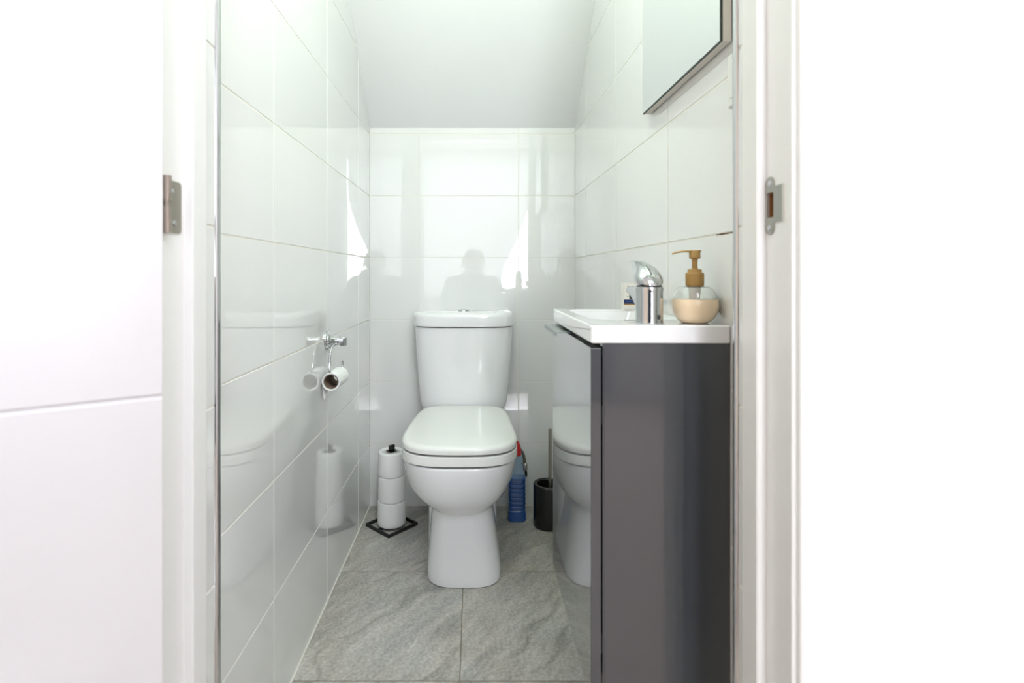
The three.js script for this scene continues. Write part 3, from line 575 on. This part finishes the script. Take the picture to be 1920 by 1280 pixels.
{
  const b = thing('washbasin', 'white slim rectangular washbasin on the dark grey cabinet', 'washbasin', [0, 0, 0]);
  const rr = (s, x0, x1, y0, y1, r) => { s.moveTo(x0 + r, y0); s.lineTo(x1 - r, y0); s.absarc(x1 - r, y0 + r, r, -Math.PI / 2, 0); s.lineTo(x1, y1 - r); s.absarc(x1 - r, y1 - r, r, 0, Math.PI / 2); s.lineTo(x0 + r, y1); s.absarc(x0 + r, y1 - r, r, Math.PI / 2, Math.PI); s.lineTo(x0, y0 + r); s.absarc(x0 + r, y0 + r, r, Math.PI, 1.5 * Math.PI); return s; };
  const bev = 0.003, hx0 = 0.214, hx1 = 0.388, hz0 = 0.945, hz1 = 1.215, hr = 0.03;
  const s = rr(new THREE.Shape(), XC + bev, XR - 0.0002 - bev, ZN + bev, ZC - 0.006 - bev, 0.002);
  s.holes.push(rr(new THREE.Path(), hx0, hx1, hz0, hz1, hr));
  let g = new THREE.ExtrudeGeometry(s, { depth: YS - YU - 2 * bev, bevelEnabled: true, bevelSize: bev, bevelThickness: bev, bevelSegments: 4, curveSegments: 10 });
  g.rotateX(-Math.PI / 2); g.translate(0, YU + bev, 0);
  g = soft(clean(g), 0.6);
  // bowl: rounded outline drawn in and down
  const ringAt = (y, e, r) => { const out = [], pts = [[hx1 - e - r, hz1 - e - r, 0], [hx0 + e + r, hz1 - e - r, 90], [hx0 + e + r, hz0 + e + r, 180], [hx1 - e - r, hz0 + e + r, 270]]; for (const [x, z, a] of pts) for (let i = 0; i <= 8; i++) { const t = (a + i * 90 / 8) * Math.PI / 180; out.push([x + r * Math.cos(t), y, -(z + r * Math.sin(t))]); } return out; };
  const inner = [], outer = [];
  for (const [y, e, r] of [[YS - 0.004, 0.003, 0.03], [YS - 0.02, 0.008, 0.03], [YS - 0.045, 0.016, 0.034], [YS - 0.062, 0.026, 0.036], [YS - 0.070, 0.040, 0.036], [YS - 0.073, 0.060, 0.02]]) inner.push(ringAt(y, e, r));
  for (const [y, e, r] of [[YU + 0.01, 0.003, 0.03], [YS - 0.045, 0.008, 0.034], [YS - 0.072, 0.022, 0.036], [YS - 0.082, 0.045, 0.036]]) outer.push(ringAt(y, e, r));
  const gi = loft(inner, { cap0: false }), go = loft(outer, { cap0: false });
  obj('basin', [g, clean(gi), clean(go)], M.ceramic, b);
  obj('drain', [lathe([[0, 0.0035], [0.016, 0.0035], [0.0205, 0.002], [0.0215, 0]].reverse(), 32).translate(0.301, YS - 0.0735, -1.08)], M.chrome, b);
}
// ---------------------------------------------------------------- mixer tap
{
  const t = thing('mixer_tap', 'chrome single-lever mixer tap on the washbasin', 'tap', [0.293, YS, 0.872]);
  obj('body', [lathe([[0, 0], [0.0235, 0], [0.0235, 0.002], [0.0222, 0.003], [0.0222, 0.0525], [0.0228, 0.054], [0.0228, 0.0605], [0.0218, 0.0615], [0, 0.0615]], 48)], M.chrome, t);
  // spout: wedge pointing over the bowl (-z)
  const spout = [];
  for (const [z, yt, yb, w] of [[-0.006, 0.057, 0.010, 0.016], [-0.018, 0.058, 0.016, 0.0165], [-0.035, 0.060, 0.027, 0.016], [-0.055, 0.061, 0.037, 0.015], [-0.075, 0.061, 0.044, 0.014], [-0.088, 0.060, 0.047, 0.013], [-0.092, 0.057, 0.049, 0.011]]) {
    const R = []; for (let i = 0; i < 32; i++) { const a = i / 32 * Math.PI * 2, c = Math.cos(a), s = Math.sin(a); R.push([w * Math.sign(c) * Math.pow(Math.abs(c), 0.7), (yt + yb) / 2 + (yt - yb) / 2 * Math.sign(s) * Math.pow(Math.abs(s), 0.7), z]); } spout.push(R.reverse());
  }
  obj('spout', loft(spout, { crease: 0.9 }), M.chrome, t);
  obj('aerator', [cyl(0.0095, 0.0095, 0.012, 0, 0.043, -0.079, 'y', 24)], M.black, t);
  // cap and lever: one swelling form drawn out to a thin blade
  const lev = [];
  for (const [z, yt, yb, w] of [[0.0222, 0.0665, 0.0632, 0.006], [0.0215, 0.070, 0.0632, 0.0095], [0.0175, 0.0765, 0.0632, 0.0155], [0.011, 0.0835, 0.0632, 0.020], [0.002, 0.0905, 0.0632, 0.0222], [-0.008, 0.0960, 0.0632, 0.0222], [-0.017, 0.0995, 0.0645, 0.0205], [-0.027, 0.1025, 0.070, 0.018], [-0.040, 0.1050, 0.0825, 0.0155], [-0.055, 0.1065, 0.0935, 0.0135], [-0.072, 0.1070, 0.1005, 0.012], [-0.086, 0.1065, 0.1035, 0.0105], [-0.092, 0.1058, 0.1045, 0.008]]) {
    const R = []; for (let i = 0; i < 36; i++) { const a = i / 36 * Math.PI * 2, c = Math.cos(a), s = Math.sin(a); R.push([w * c, s >= 0 ? yb + (yt - yb) * (0.35 + 0.65 * Math.pow(s, 0.9)) : yb + (yt - yb) * 0.35 * (1 + Math.sign(s) * Math.pow(-s, 0.5)), z]); } lev.push(R.reverse());
  }
  obj('lever', loft(lev, { crease: 1.1 }), M.chrome, t);
  obj('seal_ring', [cyl(0.0205, 0.0205, 0.003, 0, 0.0622, 0, 'y', 40)], M.black, t);
  obj('indicator', [new THREE.SphereGeometry(0.0032, 14, 10).scale(1, 1.3, 0.5).translate(0.0085, 0.012, 0.0207)], M.blackGloss, t);
}
// ---------------------------------------------------------------- soap dispenser
{
  const s = thing('soap_dispenser', 'round clear soap dispenser with a golden pump and cream soap', 'soap dispenser', [0.3735, YS, 0.883]);
  const sph = (k, y0, y1, n = 40) => { const out = []; for (let i = 0; i <= n; i++) { const y = y0 + (y1 - y0) * i / n, q = (y - 0.0315) / 0.0365, r = 0.0378 * Math.pow(Math.max(0, 1 - Math.pow(Math.abs(q), 2.15)), 1 / 2.15) - k; out.push([Math.max(r, 0.0005), y]); } return out; };
  const skin = [[0.0366, 0.0400], ...sph(0, 0.0405, 0.0612), [0.0130, 0.0618], [0.0130, 0.066], [0.0118, 0.066], [0.0118, 0.0612], ...sph(0.0013, 0.0405, 0.0605).reverse().filter(([r]) => r > 0.012), [0.0355, 0.0400], [0.0366, 0.0400]];
  obj('bottle', [lathe(skin, 64)], M.bottleWall, s);
  obj('liquid_soap', [lathe([[0.0005, 0.0004], [0.0150, 0.0002], ...sph(0, 0.0010, 0.0405).filter(([r]) => r > 0.0155), [0.0345, 0.0412], [0.0005, 0.0412]], 64)], M.soap, s);
  obj('dip_tube', [cyl(0.008, 0.0105, 0.026, 0, 0.051, 0, 'y', 24), cyl(0.003, 0.003, 0.04, 0, 0.022, 0, 'y', 12)], M.dipTube, s);
  const p = obj('pump_collar', [lathe([[0.0138, 0.0625], [0.0148, 0.063], [0.0148, 0.0825], [0.0140, 0.0845], [0.0112, 0.0848], [0.0112, 0.0895], [0.0104, 0.0905], [0, 0.0905]], 48)], M.gold, s);
  obj('pump_stem', [lathe([[0.0055, 0.090], [0.0044, 0.094], [0.0044, 0.104], [0.0056, 0.110]], 32)], M.gold, s);
  const head = [];
  for (const [x, y, hy, hz] of [[0.0105, 0.1215, 0.0006, 0.005], [0.0095, 0.1215, 0.0012, 0.0075], [0, 0.1212, 0.0018, 0.0085], [-0.012, 0.1212, 0.0018, 0.007], [-0.022, 0.1205, 0.0017, 0.0052], [-0.030, 0.1190, 0.0016, 0.004], [-0.036, 0.1168, 0.0014, 0.0034]]) {
    const R = []; for (let i = 0; i < 20; i++) { const a = i / 20 * Math.PI * 2; R.push([x, y + hy * Math.sin(a), hz * Math.cos(a)]); } head.push(R.reverse());
  }
  const spoutTurn = -0.35;
  obj('pump_head', [lathe([[0, 0.1085], [0.0082, 0.1085], [0.0090, 0.110], [0.0090, 0.1215], [0, 0.1215]], 40), loft(head, { crease: 1 }).rotateY(spoutTurn)], M.gold, s);
}
// ---------------------------------------------------------------- little carton behind the tap
{
  const cv = document.createElement('canvas'); cv.width = 256; cv.height = 320;
  const x = cv.getContext('2d');
  x.fillStyle = '#f1ece4'; x.fillRect(0, 0, 256, 320);
  x.fillStyle = '#1b2f63'; x.fillRect(0, 196, 256, 52);
  x.fillStyle = '#3f5c96'; x.fillRect(20, 218, 216, 6);
  x.fillStyle = '#b98d4c'; x.fillRect(0, 248, 256, 14);
  x.strokeStyle = '#2b3040'; x.lineWidth = 7; x.lineCap = 'round';
  x.beginPath(); x.moveTo(40, 92); x.bezierCurveTo(22, 60, 60, 20, 66, 44); x.bezierCurveTo(70, 70, 42, 84, 58, 110); x.stroke();
  x.lineWidth = 5; x.beginPath(); x.moveTo(80, 120); x.bezierCurveTo(110, 90, 120, 150, 150, 112); x.bezierCurveTo(170, 92, 190, 130, 214, 104); x.stroke();
  x.fillStyle = '#6a6d76'; x.fillRect(36, 160, 120, 6);
  const t = new THREE.CanvasTexture(cv); t.colorSpace = THREE.SRGBColorSpace; t.magFilter = THREE.LinearFilter;
  const face = std(new THREE.Color(1, 1, 1), 0.55, { map: t }), plain = std(C(0.86, 0.83, 0.78), 0.55);
  const g = new THREE.BoxGeometry(0.049, 0.061, 0.024); g.translate(0.3725, YS + 0.0305, -1.222);
  const m = new THREE.Mesh(g, [plain, plain, plain, plain, face, plain]); m.name = 'carton'; scene.add(m);
  tag(m, 'small white carton with a dark blue band behind the tap', 'box');
}
// ---------------------------------------------------------------- mirror and switch on the right wall
{
  const m = thing('wall_mirror', 'rectangular wall mirror with a thin dark edge above the washbasin', 'mirror', [0, 0, 0]);
  const y0 = 1.314, y1 = 1.96, Z0 = 0.832, Z1 = 1.215;
  obj('backing', [rbox(0.3965, XR - 0.0022, y0, y1, Z0, Z1, 0.0012, 2)], M.mirrorFrame, m);
  obj('wall_batten', [box(XR - 0.0024, XR, y0 + 0.008, y1 - 0.008, Z0 + 0.008, Z1 - 0.008)], M.darkInside, m);
  obj('edge', [box(0.3930, 0.3966, y0, y1, Z0, Z1)], M.mirrorEdge, m);
  obj('mirror_glass', [box(0.3922, 0.3931, y0 + 0.0012, y1 - 0.0012, Z0 + 0.0012, Z1 - 0.0012)], M.mirror, m);
}
{
  const s = thing('light_switch', 'white square light switch on the tiles beside the doorway', 'switch', [XR, 1.248, 0.7945]);
  const pl = obj('plate', [rbox(-0.0085, 0, -0.0425, 0.0425, -0.041, 0.041, 0.004, 3)], M.white, s);
  obj('rocker', [rbox(-0.0098, -0.007, -0.029, 0.029, -0.029, 0.029, 0.001, 2)], M.white, s);
}

// ---------------------------------------------------------------- photographer kneeling in the hall, mirrored in the back wall's tiles
{
  const p = thing('person', 'person in dark clothes kneeling in the hall, holding a camera up to the face', 'person', [0, 0, 0]);
  // bones: [ax, ay, az, ra, bx, by, bz, rb]; z runs away from the little room
  const B = [];
  const bone = (a, ra, b, rb) => B.push([...a, ra, ...b, rb]);
  const hipL = [-0.09, 0.42, 0.42], hipR = [0.09, 0.42, 0.42], chest = [0, 0.80, 0.33], neck = [0, 0.93, 0.27], head = [0, 1.045, 0.215];
  bone([0, 0.44, 0.42], 0.135, [0, 0.60, 0.40], 0.125); bone([0, 0.60, 0.40], 0.125, chest, 0.135);
  bone([-0.14, 0.86, 0.32], 0.075, [0.14, 0.86, 0.32], 0.075); bone(chest, 0.11, neck, 0.06); bone(neck, 0.058, [0, 1.0, 0.23], 0.058);
  bone(head, 0.082, [0, 1.065, 0.235], 0.09); bone(head, 0.075, [0, 0.985, 0.175], 0.05); bone([0, 1.02, 0.135], 0.014, [0, 1.0, 0.122], 0.013);
  for (const s of [-1, 1]) {
    bone([s * 0.185, 0.865, 0.31], 0.062, [s * 0.245, 0.68, 0.17], 0.047); bone([s * 0.245, 0.68, 0.17], 0.046, [s * 0.10, 0.875, 0.095], 0.032);
    bone([s * 0.10, 0.875, 0.095], 0.033, [s * 0.082, 0.925, 0.085], 0.03);
    for (let k = 0; k < 4; k++) { const y = 0.968 - k * 0.019; bone([s * 0.082, 0.93 - k * 0.006, 0.088], 0.012, [s * 0.072, y, 0.058], 0.0095); bone([s * 0.072, y, 0.058], 0.0095, [s * 0.045, y + 0.002, 0.040], 0.008); }
    bone([s * 0.078, 0.905, 0.10], 0.012, [s * 0.05, 0.897, 0.092], 0.010);
    bone([s * 0.085, 1.05, 0.22], 0.012, [s * 0.093, 1.015, 0.222], 0.011);
  }
  bone(hipL, 0.095, [-0.14, 0.075, 0.20], 0.065); bone([-0.14, 0.075, 0.20], 0.063, [-0.13, 0.06, 0.60], 0.045); bone([-0.13, 0.055, 0.60], 0.042, [-0.13, 0.05, 0.70], 0.03);
  bone(hipR, 0.095, [0.19, 0.50, 0.09], 0.066); bone([0.19, 0.50, 0.09], 0.064, [0.19, 0.09, 0.13], 0.044); bone([0.19, 0.05, 0.15], 0.042, [0.20, 0.035, -0.03], 0.033);
  const R = 112, half = 0.62, cx = 0, cy = 0.585, cz = 0.32;
  const mc = new MarchingCubes(R, M.white, false, false, 160000);
  const hs = R / 2, kk = 0.022;
  for (let k = 0; k < R; k++) for (let j = 0; j < R; j++) for (let i = 0; i < R; i++) {
    const x = cx + (i - hs) / hs * half, y = cy + (j - hs) / hs * half, z = cz + (k - hs) / hs * half;
    let d = 1;
    for (const b of B) {
      const ux = b[4] - b[0], uy = b[5] - b[1], uz = b[6] - b[2], px = x - b[0], py = y - b[1], pz = z - b[2];
      const t = Math.max(0, Math.min(1, (px * ux + py * uy + pz * uz) / (ux * ux + uy * uy + uz * uz)));
      const e = Math.hypot(px - ux * t, py - uy * t, pz - uz * t) - (b[3] + (b[7] - b[3]) * t), q = b[3] < 0.02 ? 0.006 : kk;
      if (e > d + q) continue;
      const h = Math.max(q - Math.abs(d - e), 0) / q;
      d = Math.min(d, e) - h * h * q * 0.25;
    }
    mc.field[i + j * R + k * R * R] = -d;
  }
  mc.isolation = 0;
  mc.update();
  const n = mc.count, pos = new Float32Array(n * 3), nor = new Float32Array(n * 3), col = new Float32Array(n * 3);
  for (let i = 0; i < n; i++) {
    const x = cx + mc.positionArray[i * 3] * half, y = cy + mc.positionArray[i * 3 + 1] * half, z = cz + mc.positionArray[i * 3 + 2] * half;
    pos.set([x, y, z], i * 3); nor.set([mc.normalArray[i * 3], mc.normalArray[i * 3 + 1], mc.normalArray[i * 3 + 2]], i * 3);
    const skin = (y > 0.955 && Math.abs(x) < 0.12 && z > 0.09) || (y > 0.868 && z < 0.112 && Math.abs(x) < 0.125), shoe = y < 0.085 && (z > 0.57 || (x > 0.1 && z < 0.2));
    col.set(skin ? [0.42, 0.25, 0.18] : shoe ? [0.03, 0.03, 0.03] : y < 0.5 || (x > 0.11 && z < 0.22 && y < 0.6) ? [0.04, 0.05, 0.08] : [0.10, 0.12, 0.15], i * 3);
  }
  const g = new THREE.BufferGeometry();
  g.setAttribute('position', new THREE.BufferAttribute(pos, 3)); g.setAttribute('normal', new THREE.BufferAttribute(nor, 3)); g.setAttribute('color', new THREE.BufferAttribute(col, 3));
  const body = new THREE.Mesh(g, std(C(1, 1, 1), 0.85, { vertexColors: true })); body.name = 'body'; p.add(body);
  const hair = new THREE.SphereGeometry(0.097, 40, 24, 0, Math.PI * 2, 0, 1.75), hp = hair.attributes.position;
  for (let i = 0; i < hp.count; i++) { const f = 1 + 0.03 * noise.noise(hp.getX(i) * 40, hp.getY(i) * 40, hp.getZ(i) * 40); hp.setXYZ(i, hp.getX(i) * f * 0.97, hp.getY(i) * f, hp.getZ(i) * f); }
  hair.computeVertexNormals(); hair.rotateX(0.55); hair.translate(0, 1.062, 0.237);
  obj('hair', hair, std(C(0.03, 0.022, 0.016), 0.8), p);
  for (const s of [-1, 1]) obj('eye', new THREE.SphereGeometry(0.0115, 16, 12).translate(s * 0.032, 1.035, 0.147), std(C(0.7, 0.7, 0.68), 0.3), p);
  const c = thing('photo_camera', 'black photo camera held by the kneeling person', 'camera', [0, 0, 0]);
  obj('camera_body', [rbox(-0.068, 0.068, 0.898, 0.985, -0.105, -0.048, 0.012, 4), rbox(-0.028, 0.028, 0.975, 1.012, -0.095, -0.05, 0.01, 4)], M.black, c);
  obj('lens', [cyl(0.036, 0.036, 0.034, 0, 0.943, 0.034, 'z', 40)], M.black, c);
}

// ---------------------------------------------------------------- shadows, render
scene.traverse((o) => { if (o.isMesh) { o.castShadow = true; o.receiveShadow = true; } });
renderer.render(scene, camera);
